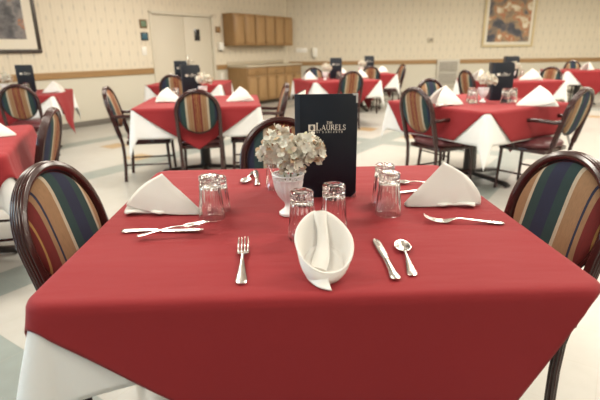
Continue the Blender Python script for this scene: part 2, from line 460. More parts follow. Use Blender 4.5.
# cabinets along the left wall
def cab_door(t, x0, x1, z0, z1, yf, knob):
    bb = MB(); bb.box(x0, x1, yf - .02, yf, z0, z1, .004)
    d = bb.build('door', M['oak'], t)
    bb = MB(); bb.box(x0 + .055, x1 - .055, yf - .024, yf - .012, z0 + .055, z1 - .055, .008); bb.build('panel', M['oakpanel'], d)
    bb = MB(); bb.lathe([(.006, 0), (.006, .012), (.013, .016), (.012, .024), (.001, .027)], 12, cap0=True)
    bb.xform(Matrix.Translation((knob[0], yf - .02, knob[1])) @ Matrix.Rotation(PI / 2, 4, 'X')); bb.build('knob', M['brownplate'], d)
US, UE = 2.33, 4.66
uw = (UE - US) / 3
names3 = ['nearest the double door', 'middle one of the row of three', 'closest to the room corner']
for k in range(3):
    t = thing('upper_cabinet', 'honey oak two door upper wall cabinet, ' + names3[k], 'cabinet', LW(US + uw * k, .003, 1.37), RL, 'oak upper cabinets')
    bb = MB(); bb.box(.001, uw - .001, -.31, 0, 0, .71, .003); bb.build('body', M['oak'], t)
    for j in range(2):
        x0 = .012 + j * (uw / 2 - .006); x1 = x0 + uw / 2 - .02
        cab_door(t, x0, x1, .015, .695, -.31, (x1 - .04 if j == 0 else x0 + .04, .08))
BS, BE = 2.40, 4.62
bw = (BE - BS) / 3
for k in range(3):
    t = thing('base_cabinet', 'honey oak base cabinet with drawer over doors, ' + names3[k], 'cabinet', LW(BS + bw * k, .003, 0), RL, 'oak base cabinets')
    bb = MB(); bb.box(.001, bw - .001, -.60, 0, .09, .885, .003); bb.build('body', M['oak'], t)
    bb = MB(); bb.box(.002, bw - .002, -.54, 0, 0.001, .09); bb.build('toe_kick', M['kick'], t)
    bb = MB(); bb.box(.02, bw - .02, -.62, -.60, .71, .865, .004); d = bb.build('drawer', M['oak'], t)
    bb = MB(); bb.tube([(bw / 2 - .05, -.62, .79), (bw / 2 - .05, -.645, .79), (bw / 2 + .05, -.645, .79), (bw / 2 + .05, -.62, .79)], .005, 8); bb.build('handle', M['brownplate'], d)
    for j in range(2):
        x0 = .015 + j * (bw / 2 - .005); x1 = x0 + bw / 2 - .025
        cab_door(t, x0, x1, .11, .69, -.60, (x1 - .04 if j == 0 else x0 + .04, .62))
t = thing('worktop', 'beige laminate worktop with upstand on the oak base cabinets', 'worktop', LW(BS, .003, .886), RL)
bb = MB(); bb.box(-.02, BE - BS + .01, -.64, 0, 0, .04, .008); bb.build('slab', M['laminate'], t)
bb = MB(); bb.box(-.02, BE - BS + .01, -.022, 0, .04, .13, .005); bb.build('upstand', M['laminate'], t)

# ------------------------------------------------------------------ chairs
def ribbed(w, d, nr=5):
    """frame section: w in the plane of the back, d front to back, ribs on the outer face"""
    pts = []
    for k in range(nr * 6 + 1):
        f = k / (nr * 6); a = -d / 2 + d * f
        rb = abs(math.sin(PI * nr * f)) ** .6 * .0035
        crown = .006 * (1 - (2 * f - 1) ** 2)
        pts.append((w / 2 - .006 + crown + rb, a))
    pts += [(w / 2 - .014, d / 2 + .001), (0, d / 2 + .002), (-w / 2 + .008, d / 2 - .002), (-w / 2, d / 4), (-w / 2, -d / 4), (-w / 2 + .008, -d / 2 + .002), (0, -d / 2 - .002), (w / 2 - .014, -d / 2 - .001)]
    return pts
TAU = .253; ZM = .725
BA, BB_ = .192, .205
def bk(y, zz):                 # point on the reclined back plane; zz is measured along the plane from the oval's middle
    return (-math.sin(TAU) * zz, y, ZM + math.cos(TAU) * zz)
RINGN = []
def make_chair(name, label, stripe, arms):
    t = thing(name, label, 'chair', group='striped dining chairs')
    # arch with its two posts
    path = []
    for k in range(8): path.append(bk(-BA + .004 * (1 - k / 8), -.28 + .28 * k / 8))
    for k in range(41):
        a = PI - PI * k / 40
        path.append(bk(BA * math.cos(a), BB_ * math.sin(a)))
    for k in range(1, 9): path.append(bk(BA - .004 * k / 8, -.28 * k / 8))
    n = len(path)
    front = Vector((math.cos(TAU), 0, math.sin(TAU)))
    bb = MB(); bb.sweep(path, [(-a, b_) for a, b_ in ribbed(.032, .044)], up=tuple(front)); bb.build('back_frame', M['mahog'], t, angle=60)
    # upholstered oval with a dark rim
    bb = MB()
    def pad(u, v):
        a = 2 * PI * u; ph = PI * v - PI / 2
        r = max(0.0, math.cos(ph)) ** .45; dx = math.sin(ph) * .028
        p = Vector(bk((BA - .017) * r * math.cos(a), (BB_ - .016) * r * math.sin(a)))
        return p + front * dx
    bb.grid(pad, 48, 14, wrap_u=True); p_ = bb.build('back_pad', stripe, t, angle=80)
    bb = MB(); bb.tube([bk((BA - .014) * math.cos(2 * PI * k / 48), (BB_ - .012) * math.sin(2 * PI * k / 48)) for k in range(48)], .008, 8, up=tuple(front), closed=True)
    bb.build('rim', M['mahog'], p_)
    # seat
    bb = MB()
    def seat(u, v):
        a = 2 * PI * u; ph = PI * v - PI / 2
        ca, sa = math.cos(a), math.sin(a)
        sq = (abs(ca) ** 4 + abs(sa) ** 4) ** -.25
        r = max(0.0, math.cos(ph)) ** .35
        x = .335 + .225 * r * ca * sq; w = .205 + .03 * (x - .11) / .45
        z = .440 + .040 * math.sin(ph) + .012 * (1 - r * r)*(1 if ph > 0 else 0)
        return (x, w * r * sa * sq, z)
    bb.grid(seat, 40, 12, wrap_u=True); bb.build('seat', M['vinyl'], t, angle=80)
    bb = MB(); bb.box(.12, .545, -.195, .195, .375, .413, .006); bb.build('seat_frame', M['mahog'], t)
    # legs
    xk, _, zk = bk(0, -.28)
    leg = [(r * math.cos(2 * PI * k / 24) * (1.0 if k % 2 else .86), r * math.sin(2 * PI * k / 24) * (1.0 if k % 2 else .86)) for k in range(24) for r in (.0165,)]
    for sgn in (-1, 1):
        bb = MB()
        bb.sweep([(xk, sgn * .188, zk), (xk + .014, sgn * .187, zk - .06), (xk + .018, sgn * .186, zk - .16), (xk + .014, sgn * .186, .14), (xk + .002, sgn * .19, .0)], leg, up=(1, 0, 0))
        bb.build('leg', M['mahog'], t, angle=60)
        bb = MB()
        bb.sweep([(.515, sgn * .19, .40), (.52, sgn * .195, .25), (.53, sgn * .205, .0)], leg, up=(1, 0, 0), scale=lambda f: 1 - .15 * f)
        bb.build('leg', M['mahog'], t, angle=60)
        bb = MB(); bb.tube([(xk + .016, sgn * .187, .17), (.525, sgn * .2, .17)], .009, 8); bb.build('stretcher', M['mahog'], t)
        if arms:
            ap = [bk(sgn * (BA + .012), -.06)]
            x0, y0, z0 = ap[0]
            for k in range(1, 7): ap.append((x0 + .36 * k / 6, sgn * (BA + .012 + .03 * k / 6), z0 - .015 + .012 * math.sin(PI * k / 6)))
            xe, ye, ze = ap[-1]
            for k in range(1, 7):
                a = PI / 2 * k / 6
                ap.append((xe + .055 * math.sin(a), ye, ze - .055 * (1 - math.cos(a))))
            xe, ye, ze = ap[-1]
            for k in range(1, 7): ap.append((xe - .05 * (k / 6) ** 2, ye - sgn * .02 * k / 6, ze + (.40 - ze) * k / 6))
            bb = MB(); bb.sweep(ap, [(.017 * math.cos(2 * PI * k / 12), .013 * math.sin(2 * PI * k / 12)) for k in range(12)], up=(0, 1, 0))
            bb.build('arm', M['mahog'], t, angle=60)
    return t

PROTO = {}
def chair(x, y, deg, label, st='st5', arms=False):
    key = (st, arms)
    if key not in PROTO:
        t = PROTO[key] = make_chair('dining_chair', label, M[st], arms)
        t.location = (x, y, .001); t.rotation_euler = (0, 0, math.radians(deg)); return t
    return dup(PROTO[key], (x, y, .001), math.radians(deg), label)

# ------------------------------------------------------------------ tables and cloths
ZT = .757
def make_table(name, label, hx, hy):
    t = thing(name, label, 'table', group='dining tables under red overlays')
    bb = MB(); bb.box(-hx, hx, -hy, hy, ZT - .03, ZT, .008); bb.build('tabletop', M['table'], t)
    bb = MB(); bb.lathe([(.12, ZT - .045), (.12, ZT - .031)], 24, cap0=True, cap1=True)
    bb.lathe([(.055, .06), (.055, ZT - .045)], 24); bb.lathe([(.07, .05), (.07, .09), (.056, .10)], 24, cap0=True); bb.build('column', M['bronze'], t)
    for k in range(4):
        bb = MB()
        bb.sweep([(.05, 0, .065), (.25, 0, .05), (.43, 0, .032), (.46, 0, .016)], [(.03, -.014), (.03, .010), (.02, .018), (-.02, .018), (-.03, .010), (-.03, -.014)])
        bb.xform(Matrix.Rotation(PI / 2 * k, 4, 'Z')); bb.build('foot', M['bronze'], t)
    return t

def ss(x):
    x = min(1, max(0, x)); return x * x * (3 - 2 * x)
def cloth_point(u, v, hx, hy, z0, outs, flare, wav, lift=0.0, ride=(1, 1, 1, 1), tuck=(0, 0, 0, 0), corner=0.0, soft=.016):
    """drape a flat point (u,v) of a cloth over the table edge"""
    rc = .035; ix, iy = hx - rc, hy - rc
    ex = max(abs(u) - ix, 0) * (1 if u > 0 else -1); ey = max(abs(v) - iy, 0) * (1 if v > 0 else -1)
    e = math.hypot(ex, ey)
    bx, by = max(-ix, min(ix, u)), max(-iy, min(iy, v))
    if e <= rc: return (u, v, z0)
    dx, dy = ex / e, ey / e
    e2 = e - rc; r = soft
    if e2 < r * PI / 2: out = r * math.sin(e2 / r); dz = r * (1 - math.cos(e2 / r))
    else: out = r; dz = r + e2 - r * PI / 2
    kap = 2 * abs(dx * dy)
    side = (hx - abs(u)) if abs(dy) > abs(dx) else (hy - abs(v))
    near = math.exp(-(max(0, side) / .13) ** 2)
    fl = flare * (.35 + .65 * kap) * near
    hang = ss(dz / .28)
    out += fl * dz
    ox = outs[1] if dx > 0 else outs[0]; oy = outs[3] if dy > 0 else outs[2]
    out += (ox * abs(dx) ** 2 + oy * abs(dy) ** 2) * hang
    t = u if abs(dy) > abs(dx) else v
    out += (1 - near) * wav * dz * (math.sin(9 * t + 1.3 * dx + 2 * dy) + .6 * math.sin(17 * t + 2.1))
    out += lift
    rx = ride[1] if dx > 0 else ride[0]; ry = ride[3] if dy > 0 else ride[2]
    k = dx * dx * rx + dy * dy * ry
    k *= 1 + corner * kap; dz = .03 + (dz - .03) * k if dz > .03 else dz
    tk = (tuck[1] if dx > 0 else tuck[0]) * (dx * dx > .7) + (tuck[3] if dy > 0 else tuck[2]) * (dy * dy > .7)
    if tk and dz > tk:            # comes to rest on the chair seat and lies back along it
        q = dz - tk; dz = tk + .03 * ss(q / .08); out -= .9 * q
    return (bx + dx * (rc + out), by + dy * (rc + out), z0 - dz * (1 - .10 * fl))
def make_cloth(name, label, cat, mat, hx, hy, S, rot, z0, n, outs=(0, 0, 0, 0), flare=.35, wav=.035, shift=(0, 0), group=None, lift=0.0, S2=None, **kw):
    bb = MB(); cr, sr = math.cos(rot), math.sin(rot)
    S2 = S2 or S
    def fn(a, b_):
        p, q = (2 * a - 1) * S, (2 * b_ - 1) * S2
        return cloth_point(p * cr - q * sr + shift[0], p * sr + q * cr + shift[1], hx, hy, z0, outs, flare, wav, lift, **kw)
    bb.grid(fn, n, n)
    o = bb.build(name, mat, angle=180, solid=.0014, off=1 if False else 0)
    return tag(o, label, cat, group)

WZ, RZ = ZT + .003, ZT + .0065
TOP = RZ + .0015                       # height things stand on
def table_set(x, y, deg, who, ride=(1, 1, 1, 1), tuck=(0, 0, 0, 0), rot=0, S=.815, proto={}):
    """background table: pedestal table, white undercloth, red overlay"""
    r = math.radians(deg); H = .585
    key = (ride, tuck, rot, S)
    if 't' not in proto:
        t = proto['t'] = make_table('dining_table', 'x', H, H); t.location = (x, y, .001); t.rotation_euler = (0, 0, r)
        w = proto['w'] = make_cloth('tablecloth', 'x', 'tablecloth', M['white'], H, H, H + .285, 0, WZ, 72, (.015, .015, .015, .015), .14, .03, group='white undercloths', corner=.18)
        w.location = (x, y, 0); w.rotation_euler = (0, 0, r)
    else:
        t = dup(proto['t'], (x, y, .001), r, 'x'); w = dup(proto['w'], (x, y, 0), r, 'x')
    if key not in proto:
        o = proto[key] = make_cloth('table_overlay', 'x', 'tablecloth', M['red'], H, H, S, PI / 4 + math.radians(rot), RZ, 88, (.03, .03, .03, .03), .16, .03, group='red overlays', lift=.004, ride=ride, tuck=tuck)
        o.location = (x, y, 0); o.rotation_euler = (0, 0, r)
    else: o = dup(proto[key], (x, y, 0), r, 'x')
    t['label'] = 'pedestal dining table under red cloth, ' + who
    w['label'] = 'white undercloth corners on the table ' + who
    o['label'] = 'red diamond laid overlay on the table ' + who

# main table
HX, HY = .608, .558
MX, MY, MR = .022, 1.459, math.radians(1.9)
t = make_table('dining_table', 'large foreground dining table under a red overlay', HX, HY)
t.location = (MX, MY, .001); t.rotation_euler = (0, 0, MR)
w = make_cloth('tablecloth', 'white undercloth showing at the lower left corner of the foreground table', 'tablecloth', M['white'], HX, HY, .80, math.radians(15), WZ, 110, (.03, -.0, .005, .02), .20, .02, shift=(-.283, .098), group='white undercloths')
w.location = (MX, MY, 0); w.rotation_euler = (0, 0, MR)
o = make_cloth('table_overlay', 'large red overlay covering the foreground table with place settings', 'tablecloth', M['red'], HX, HY, .854, math.radians(45 + 13), RZ, 200, (.022, .05, .015, .05), .16, .02, shift=(-.03, .02), tuck=(.26, .26, 0, 0), soft=.02, group='red overlays', lift=.004)
o.location = (MX, MY, 0); o.rotation_euler = (0, 0, MR)

table_set(-1.02, 5.02, 6.5, 'in front of the double door', (1, 1, .66, 1), (.26, .26, 0, 0), 0, .83)
table_set(-1.80, 8.10, 0, 'behind the door-side table, nearest the cabinets')
table_set(-2.30, 2.71, 22, 'cut off at the left edge near the foreground', (1, 1, 1, 1), (0, .265, 0, 0), 0, .94)
table_set(-3.76, 6.38, 14, 'below the dark framed picture', (1, 1, .66, 1), (0, 0, 0, 0), 0, .83)
table_set(.645, 8.46, 18, 'right behind the foreground menu')
table_set(1.36, 10.45, 10, 'farthest back at mid room')
table_set(1.705, 4.61, 32, 'standing corner-on at the right', (1, 1, 1, 1), (.265, 0, .265, 0), 0, .83)
table_set(3.40, 7.83, 12, 'below the gold framed painting')
table_set(6.22, 10.75, 0, 'at the far right against the back wall')

chair(-.742, 1.40, -5, 'large striped chair at the left side of the foreground table', 'stl')
chair(.83, 1.44, 194, 'large striped chair at the right side of the foreground table', 'str')
chair(-.09, 2.317, -90, 'striped chair behind the flowers at the far side of the foreground table', 'stb')
chair(-.914, 4.30, 98, 'striped chair seen from behind at the near side of the door table', 'st0')
chair(-1.87, 4.82, 8, 'armchair side on at the left of the door table', 'st0', True)
chair(-.17, 4.95, 187, 'armchair side on at the right of the door table', 'st0', True)
chair(-1.88, 7.24, 92, 'striped chair between the door table and the table behind it', 'st3')
chair(-1.57, 2.93, 192, 'striped chair above the left foreground chair, side towards us', 'st3')
chair(-3.15, 5.40, 106, 'striped chair in front of the table below the dark framed picture', 'st0')
chair(.83, 7.62, 108, 'striped chair with its back to us just over the foreground menu', 'st0')
chair(.30, 9.35, -80, 'dark backed chair beyond the table behind the foreground menu', 'st5')
chair(1.42, 9.62, 98, 'striped chair in front of the farthest middle table', 'st0')
chair(2.22, 10.55, 190, 'chair side on at the right of the farthest middle table', 'st0')
chair(1.045, 4.20, 28, 'armchair on the left of the table with its corner towards us', 'st0', True)
chair(1.49, 5.38, -62, 'striped chair with blue centre behind the left armchair', 'st5')
chair(2.32, 3.95, 127, 'armchair leaning right at the right hand table', 'st5', True)
chair(2.60, 7.45, 15, 'striped chair behind the flowers of the right hand table', 'st0')
chair(4.23, 8.15, 215, 'striped chair at the right of the table below the painting', 'st0')
chair(6.55, 11.62, 266, 'small far chair behind the table at the far right', 'st5')

# ------------------------------------------------------------------ napkins
def napkin_obj(name, label, L=.215, W=.078, Ht=.12, ax=.135, side=1, bulge=.022, cl=.026, group='tent folded white napkins'):
    """tent fold: tip at the origin, open end at +x"""
    bb = MB()
    def layer(k, s0, hz, ext, wob):
        def fn(s, tt):
            t_ = 2 * tt - 1; at = abs(t_); sg = 1 if t_ > 0 else -1
            s_ = max(s, .001)
            ridge = Vector((ax * s_, 0, .006 + (hz - .006) * s_ ** .95))
            bx = (L + ext) * s_; by = sg * W * s0 * (s_ ** .8) * (1 + .10 * math.sin(PI * s_))
            basep = Vector((bx, by, .0015 + cl * s_ ** 3 * (1 - k)))
            f = at ** .92
            p = ridge.lerp(basep, f)
            p.y += sg * .012 * math.sin(PI * f) * s_
            p.x += (bulge * math.sin(PI * min(1, f * .9)) + wob * math.sin(7 * f + k)) * s_ ** 3
            return p
        return fn
    bb.grid(layer(0, 1, Ht, 0, .003), 22, 36)
    b2 = MB(); b2.grid(layer(1, .95, Ht - .004, .012, .005), 18, 30)
    b2.xform(Matrix.Translation((.004, -side * .016, .0)) @ Matrix.Rotation(side * .10, 4, 'Z')); bb.add(b2.v, b2.f)
    def flap(u, v):
        x = L * (.42 + .66 * u); y = W * (.36 + .60 * u) + .020 * v * (1 + .5 * math.sin(9 * u)) * (1 if u > .12 else u / .12)
        return (x - .02 * v * u, side * y, .004 + .007 * math.sin(PI * v) + .006 * v * math.sin(6 * u) ** 2)
    bb.grid(flap, 16, 5)
    o = bb.build(name, M['napkin'], angle=60, solid=.003, off=1)
    return tag(o, label, 'napkin', group)
NAP = napkin_obj('napkin', 'white tent folded napkin left of the glasses on the foreground table')
NAP.location = (-.322, 1.412, TOP); NAP.rotation_euler = (0, 0, math.radians(155))
o = napkin_obj('napkin', 'white tent folded napkin at the right side of the foreground table', .205, .062, .138, .132, -1, .05, .004)
o.location = (.348, 1.462, TOP); o.rotation_euler = (0, 0, math.radians(17))
def nap(x, y, deg, label, k=1.1):
    dup(NAP, (x, y, TOP), math.radians(deg), label).scale = (k, k, k * 1.1)

# mitre fold at the front place
def mitre():
    bb = MB()
    cx, cy = 0, 0
    def rim(a):
        s = math.sin(a); c = math.cos(a); nt = math.exp(-((a - PI / 2) / .16) ** 2)
        return Vector((.062 * c * (1 - .22 * max(0, s) ** 1.5), .068 * s + .004, .080 + (.047 if s > 0 else .050) * s - .004 * c - .007 * nt))
    def fn(u, v):
        a = 2 * PI * u - PI / 2; R = rim(a); s = math.sin(a); c = math.cos(a)
        B = Vector((.027 * c - .008, .024 * s - .034, .001))
        f = v
        p = B.lerp(R, f); p.z = B.z + (R.z - B.z) * f ** 1.25
        bul = math.sin(PI * f ** .9) * .007
        p.x += c * bul; p.y += s * bul * (.4 if s > 0 else 1.0)
        # small roll over of the lip
        if f > .92: p.x += c * .004 * (f - .92) / .08; p.y += s * .003 * (f - .92) / .08
        return p
    bb.grid(fn, 56, 20, wrap_u=True)
    # floor of the pocket
    def pocket(u, v):
        a = 2 * PI * u; r = v
        return Vector((.046 * r * math.cos(a) - .003, .044 * r * math.sin(a) - .016, .014 + .028 * math.sin(a) * r + .014 * r * r))
    bb.grid(pocket, 40, 5, wrap_u=True)
    o = bb.build('napkin', M['napkin'], angle=70, solid=.0045, off=-1)
    tag(o, 'white pocket folded napkin standing at the front of the foreground table', 'napkin')
    # tucked tongue inside the pocket and loose tail under the lip
    b2 = MB()
    pth = [(.000, .071, .121), (.000, .055, .106), (.002, .036, .084), (-.001, .014, .056), (-.010, -.010, .034), (-.020, -.028, .018)]
    prof = [(.016 * math.cos(2 * PI * k / 16), .009 * math.sin(2 * PI * k / 16)) for k in range(16)]
    sm = []
    for i in range(len(pth) - 1):
        for j in range(5):
            sm.append(Vector(pth[i]).lerp(Vector(pth[i + 1]), j / 5))
    sm.append(Vector(pth[-1]))
    for _ in range(4): sm = [sm[0]] + [(sm[i - 1] + sm[i] * 2 + sm[i + 1]) / 4 for i in range(1, len(sm) - 1)] + [sm[-1]]
    b2.sweep(sm, prof, up=(0, 0, 1), scale=lambda f: 1.15 - .35 * math.sin(PI * min(1, f * 1.3)) + .5 * max(0, f - .6))
    b2.build('fold', M['napkin'], o, angle=80)
    b3 = MB()
    def tail(u, v):
        a = PI * (.95 + .60 * u) ; c, s = math.cos(a), math.sin(a)
        r0 = Vector((.028 * c - .008, .025 * s - .033, .020 - .006 * v))
        ext = .008 + .016 * u ** 3
        z = .022 * (1 - v) ** 1.5 + .002
        return Vector((r0.x + c * ext * v, r0.y + s * ext * v * 1.2 - .014 * v * ss((u - .2) / .6), z))
    b3.grid(tail, 24, 6); b3.build('tail', M['napkin'], o, angle=70, solid=.003, off=1)
    return o
o = mitre(); o.location = (.055, 1.000, TOP); o.rotation_euler = (0, 0, math.radians(6))

# ------------------------------------------------------------------ glasses
def make_glass(name, label, h, r0, r1, group):
    t = thing(name, label, 'glass', group=group)
    nf = 15
    def rm(a, z, j=0):
        if j > 23: return 1
        f = ss((z - .22 * h) / (.25 * h)) * (1 - ss((z - .86 * h) / (.04 * h)))
        return 1 - .085 * f * abs(math.sin(nf * a / 2)) ** 1.3 
    R = lambda z: r0 + (r1 - r0) * z / h
    zb = h - .024
    prof = []
    for k in range(15): prof.append((R(zb * k / 14), max(.0008, zb * k / 14)))
    prof += [(R(zb) - .0025, zb + .0015), (R(zb) - .0025, zb + .003), (R(h) + .0005, zb + .006), (R(h) + .0005, h - .003), (R(h) - .003, h), (R(h) * .6, h - .001), (.0005, h - .003)]
    inner = [(.0005, zb - .004), (R(zb) * .6, zb - .004), (R(zb) - .0065, zb - .009)]
    for k in range(13, -1, -1):
        z = (zb - .012) * k / 13; inner.append((R(z) - .0012 - .0034 * ss(z / (.3 * h)), max(.0008, z)))
    bb = MB(); bb.lathe(prof + inner + [prof[0]], 72, rmod=rm)
    bb.build('tumbler', M['glass'], t, angle=50)
    bb = MB()   # pressed knurl of the thick base
    for i in range(20):
        a = 2 * PI * i / 20
        for j in range(2):
            z = h - .0155 + j * .0078; rr = R(h) + .0006
            c, s = math.cos(a + j * PI / 20), math.sin(a + j * PI / 20)
            d = Vector((-s, c, 0)); n = Vector((c, s, 0)); p = n * rr + Vector((0, 0, z))
            up = Vector((0, 0, 1))
            w2 = .0038
            vs = [p + d * w2 - n * .0015, p + up * w2 - n * .0015, p - d * w2 - n * .0015, p - up * w2 - n * .0015, p + n * .0022]
            bb.add(vs, [(0, 1, 4), (1, 2, 4), (2, 3, 4), (3, 0, 4), (3, 2, 1, 0)])
    bb.build('pressed_base', M['glass'], t, smooth=False)
    return t
GL = make_glass('tumbler', 'upturned tumbler in front of the vase, left of the pocket napkin', .136, .0405, .0305, 'upturned tumblers')
GL.location = (.005, 1.212, TOP)
def glass(x, y, label, rz=.3): return dup(GL, (x, y, TOP), rz, label)
glass(.096, 1.272, 'upturned tumbler right behind the pocket napkin', .9)
glass(-.276, 1.385, 'upturned tall tumbler by the left napkin, the nearer of that pair', .1)
glass(.277, 1.398, 'upturned tumbler left of the right napkin, the nearer of that pair', .7)
glass(.279, 1.497, 'upturned tumbler left of the right napkin, the farther of that pair', 1.9)
glass(-.088, 1.705, 'upturned tumbler partly hidden behind the white vase', 1.2)
G2 = make_glass('tumbler', 'shorter upturned glass behind the tumbler by the left napkin', .112, .040, .0305, 'upturned tumblers')
G2.location = (-.268, 1.462, TOP)

# ------------------------------------------------------------------ cutlery
def lens(bb, pts, n=10):
    """pts: (x, y, z, half width, half thickness)"""
    vs = []; fs = []
    for (x, y, z, hw, ht) in pts:
        for k in range(n):
            a = 2 * PI * k / n
            vs.append((x, y + hw * math.cos(a), z + ht * math.sin(a)))
    m = len(pts)
    for i in range(m - 1):
        for k in range(n): fs.append((i * n + k, (i + 1) * n + k, (i + 1) * n + (k + 1) % n, i * n + (k + 1) % n))
    fs.append(tuple(range(n))[::-1]); fs.append(tuple((m - 1) * n + k for k in range(n)))
    bb.add(vs, fs)
HANDLE = [(0, 0, .003, .004, .001), (.003, 0, .003, .0095, .0017), (.012, 0, .0035, .0115, .002), (.025, 0, .004, .0105, .002), (.05, 0, .006, .0078, .0021), (.08, 0, .009, .005, .0022), (.10, 0, .0105, .0038, .0022), (.118, 0, .0105, .0036, .0022)]
def make_fork(name, label):
    t = thing(name, label, 'fork', group='forks')
    bb = MB(); lens(bb, HANDLE); bb.build('handle', M['steel'], t)
    bb = MB(); lens(bb, [(.116, 0, .0105, .0036, .0022), (.124, 0, .009, .006, .0018), (.132, 0, .0065, .011, .0014), (.140, 0, .0045, .0132, .0012), (.150, 0, .0035, .0135, .0011)], 14)
    for j in range(4):
        y = (-.0112 + .00747 * j)
        lens(bb, [(.148, y, .0035, .0024, .0011), (.165, y, .0045, .0022, .0011), (.182, y, .0095, .0019, .001), (.197, y * .97, .017, .0010, .0007)], 6)
    bb.build('tines', M['steel'], t)
    return t
def make_spoon(name, label):
    t = thing(name, label, 'spoon', group='spoons')
    bb = MB(); lens(bb, HANDLE[:-1] + [(.118, 0, .009, .0036, .0022), (.128, 0, .0075, .0045, .0018)]); bb.build('handle', M['steel'], t)
    bb = MB()
    def bowl(u, v):
        a = 2 * PI * u; r = v; c, s = math.cos(a), math.sin(a)
        x = .161 + .037 * r * c; y = .0205 * r * s * (1 - .16 * c)
        return (x, y, .0015 + .0085 * r * r)
    bb.grid(bowl, 32, 8, wrap_u=True); bb.build('bowl', M['steel'], t, angle=80, solid=.0014, off=1)
    return t
def make_knife(name, label):
    t = thing(name, label, 'knife', group='knives')
    bb = MB(); lens(bb, [(0, 0, .005, .005, .002), (.003, 0, .005, .0105, .0035), (.012, 0, .005, .012, .004), (.04, 0, .0055, .009, .0042), (.075, 0, .006, .0072, .0042), (.10, 0, .006, .0075, .004), (.105, 0, .006, .007, .0035)], 12); bb.build('handle', M['steel'], t)
    bb = MB(); lens(bb, [(.104, 0, .006, .006, .0016), (.12, 0, .0058, .0085, .0014), (.16, .0005, .0055, .0102, .0012), (.20, .001, .0055, .0104, .001), (.222, .0015, .0055, .0092, .0009), (.231, .002, .0055, .0062, .0008), (.235, .0025, .0055, .002, .0006)], 8); bb.build('blade', M['steel'], t)
    return t
def put(o, x, y, deg, z=0.0): o.location = (x, y, TOP + z); o.rotation_euler = (0, 0, math.radians(deg)); return o
def ang(x0, y0, x1, y1): return math.degrees(math.atan2(y1 - y0, x1 - x0))
FK = put(make_fork('fork', 'fork lying left of the pocket napkin, tines pointing away'), -.133, .936, ang(-.133, .936, -.152, 1.16)); FK.scale = (1.17, 1.12, 1.25)
o = dup(FK, (.598, 1.292, TOP), math.radians(ang(.598, 1.292, .415, 1.315)), 'fork lying in front of the right napkin')
KN = put(make_knife('knife', 'knife lying right of the pocket napkin beside the spoon'), .213, .945, ang(.213, .945, .204, 1.165))
o = dup(KN, (-.515, 1.268, TOP), math.radians(ang(-.515, 1.268, -.26, 1.265)), 'knife lying in front of the left napkin')
o = dup(KN, (.545, 1.665, TOP), math.radians(ang(.545, 1.665, .35, 1.61)), 'knife half hidden behind the right napkin')
o = dup(KN, (-.163, 1.735, TOP), math.radians(ang(-.163, 1.735, -.19, 1.98)), 'knife lying on the far side left of the vase')
SP = put(make_spoon('spoon', 'spoon lying at the right of the front knife, bowl pointing away'), .255, .965, ang(.255, .965, .268, 1.19))
o = dup(SP, (-.452, 1.207, TOP + .009), math.radians(ang(-.452, 1.207, -.275, 1.258)), 'spoon lying across the knife in front of the left napkin')
o.rotation_euler = (math.radians(-8), math.radians(-4), o.rotation_euler.z)
o = dup(SP, (.545, 1.722, TOP), math.radians(ang(.545, 1.722, .385, 1.74)), 'spoon half hidden behind the right napkin')
o = dup(SP, (-.195, 1.955, TOP), math.radians(ang(-.195, 1.955, -.215, 1.79)), 'spoon lying on the far side beside the far knife')

# ------------------------------------------------------------------ vase and dried hydrangeas
def make_vase(name, label):
    t = thing(name, label, 'vase', group='white footed vases')
    n = 18
    def flute(a, z, j=0):
        k = ss((z - .045) / .015) * (1 - ss((z - .108) / .008))
        return 1 + .10 * k * (abs(math.cos(n * a / 2)) - .6)
    prof = [(.0005, .006), (.020, .004), (.027, .0), (.030, .002), (.030, .009), (.024, .014), (.014, .022), (.011, .032), (.013, .040), (.022, .050), (.033, .066), (.041, .085), (.045, .105), (.046, .114), (.048, .116), (.048, .119), (.043, .119), (.040, .105), (.030, .07), (.010, .05), (.0005, .048)]
    bb = MB(); bb.lathe(prof, 90, rmod=flute); bb.build('bowl', M['ceramic'], t, angle=50)
    bb = MB()        # pierced openwork band under the rim
    for k in range(22):
        a = 2 * PI * k / 22; c, s = math.cos(a), math.sin(a)
        bb.tube([(.046 * c, .046 * s, .118), (.0475 * math.cos(a + .14), .0475 * math.sin(a + .14), .130)], .0022, 6)
        bb.tube([(.046 * c, .046 * s, .118), (.0475 * math.cos(a - .14), .0475 * math.sin(a - .14), .130)], .0022, 6)
    bb.build('openwork_band', M['ceramic'], t)
    bb = MB(); bb.tube([(.048 * math.cos(2 * PI * k / 48), .048 * math.sin(2 * PI * k / 48), .131 + .0015 * math.cos(22 * 2 * PI * k / 48)) for k in range(48)], .003, 8, closed=True); bb.build('rim', M['ceramic'], t)
    return t
VS = make_vase('vase', 'white fluted footed vase in front of the foreground menu')
VS.location = (-.036, 1.405, TOP)
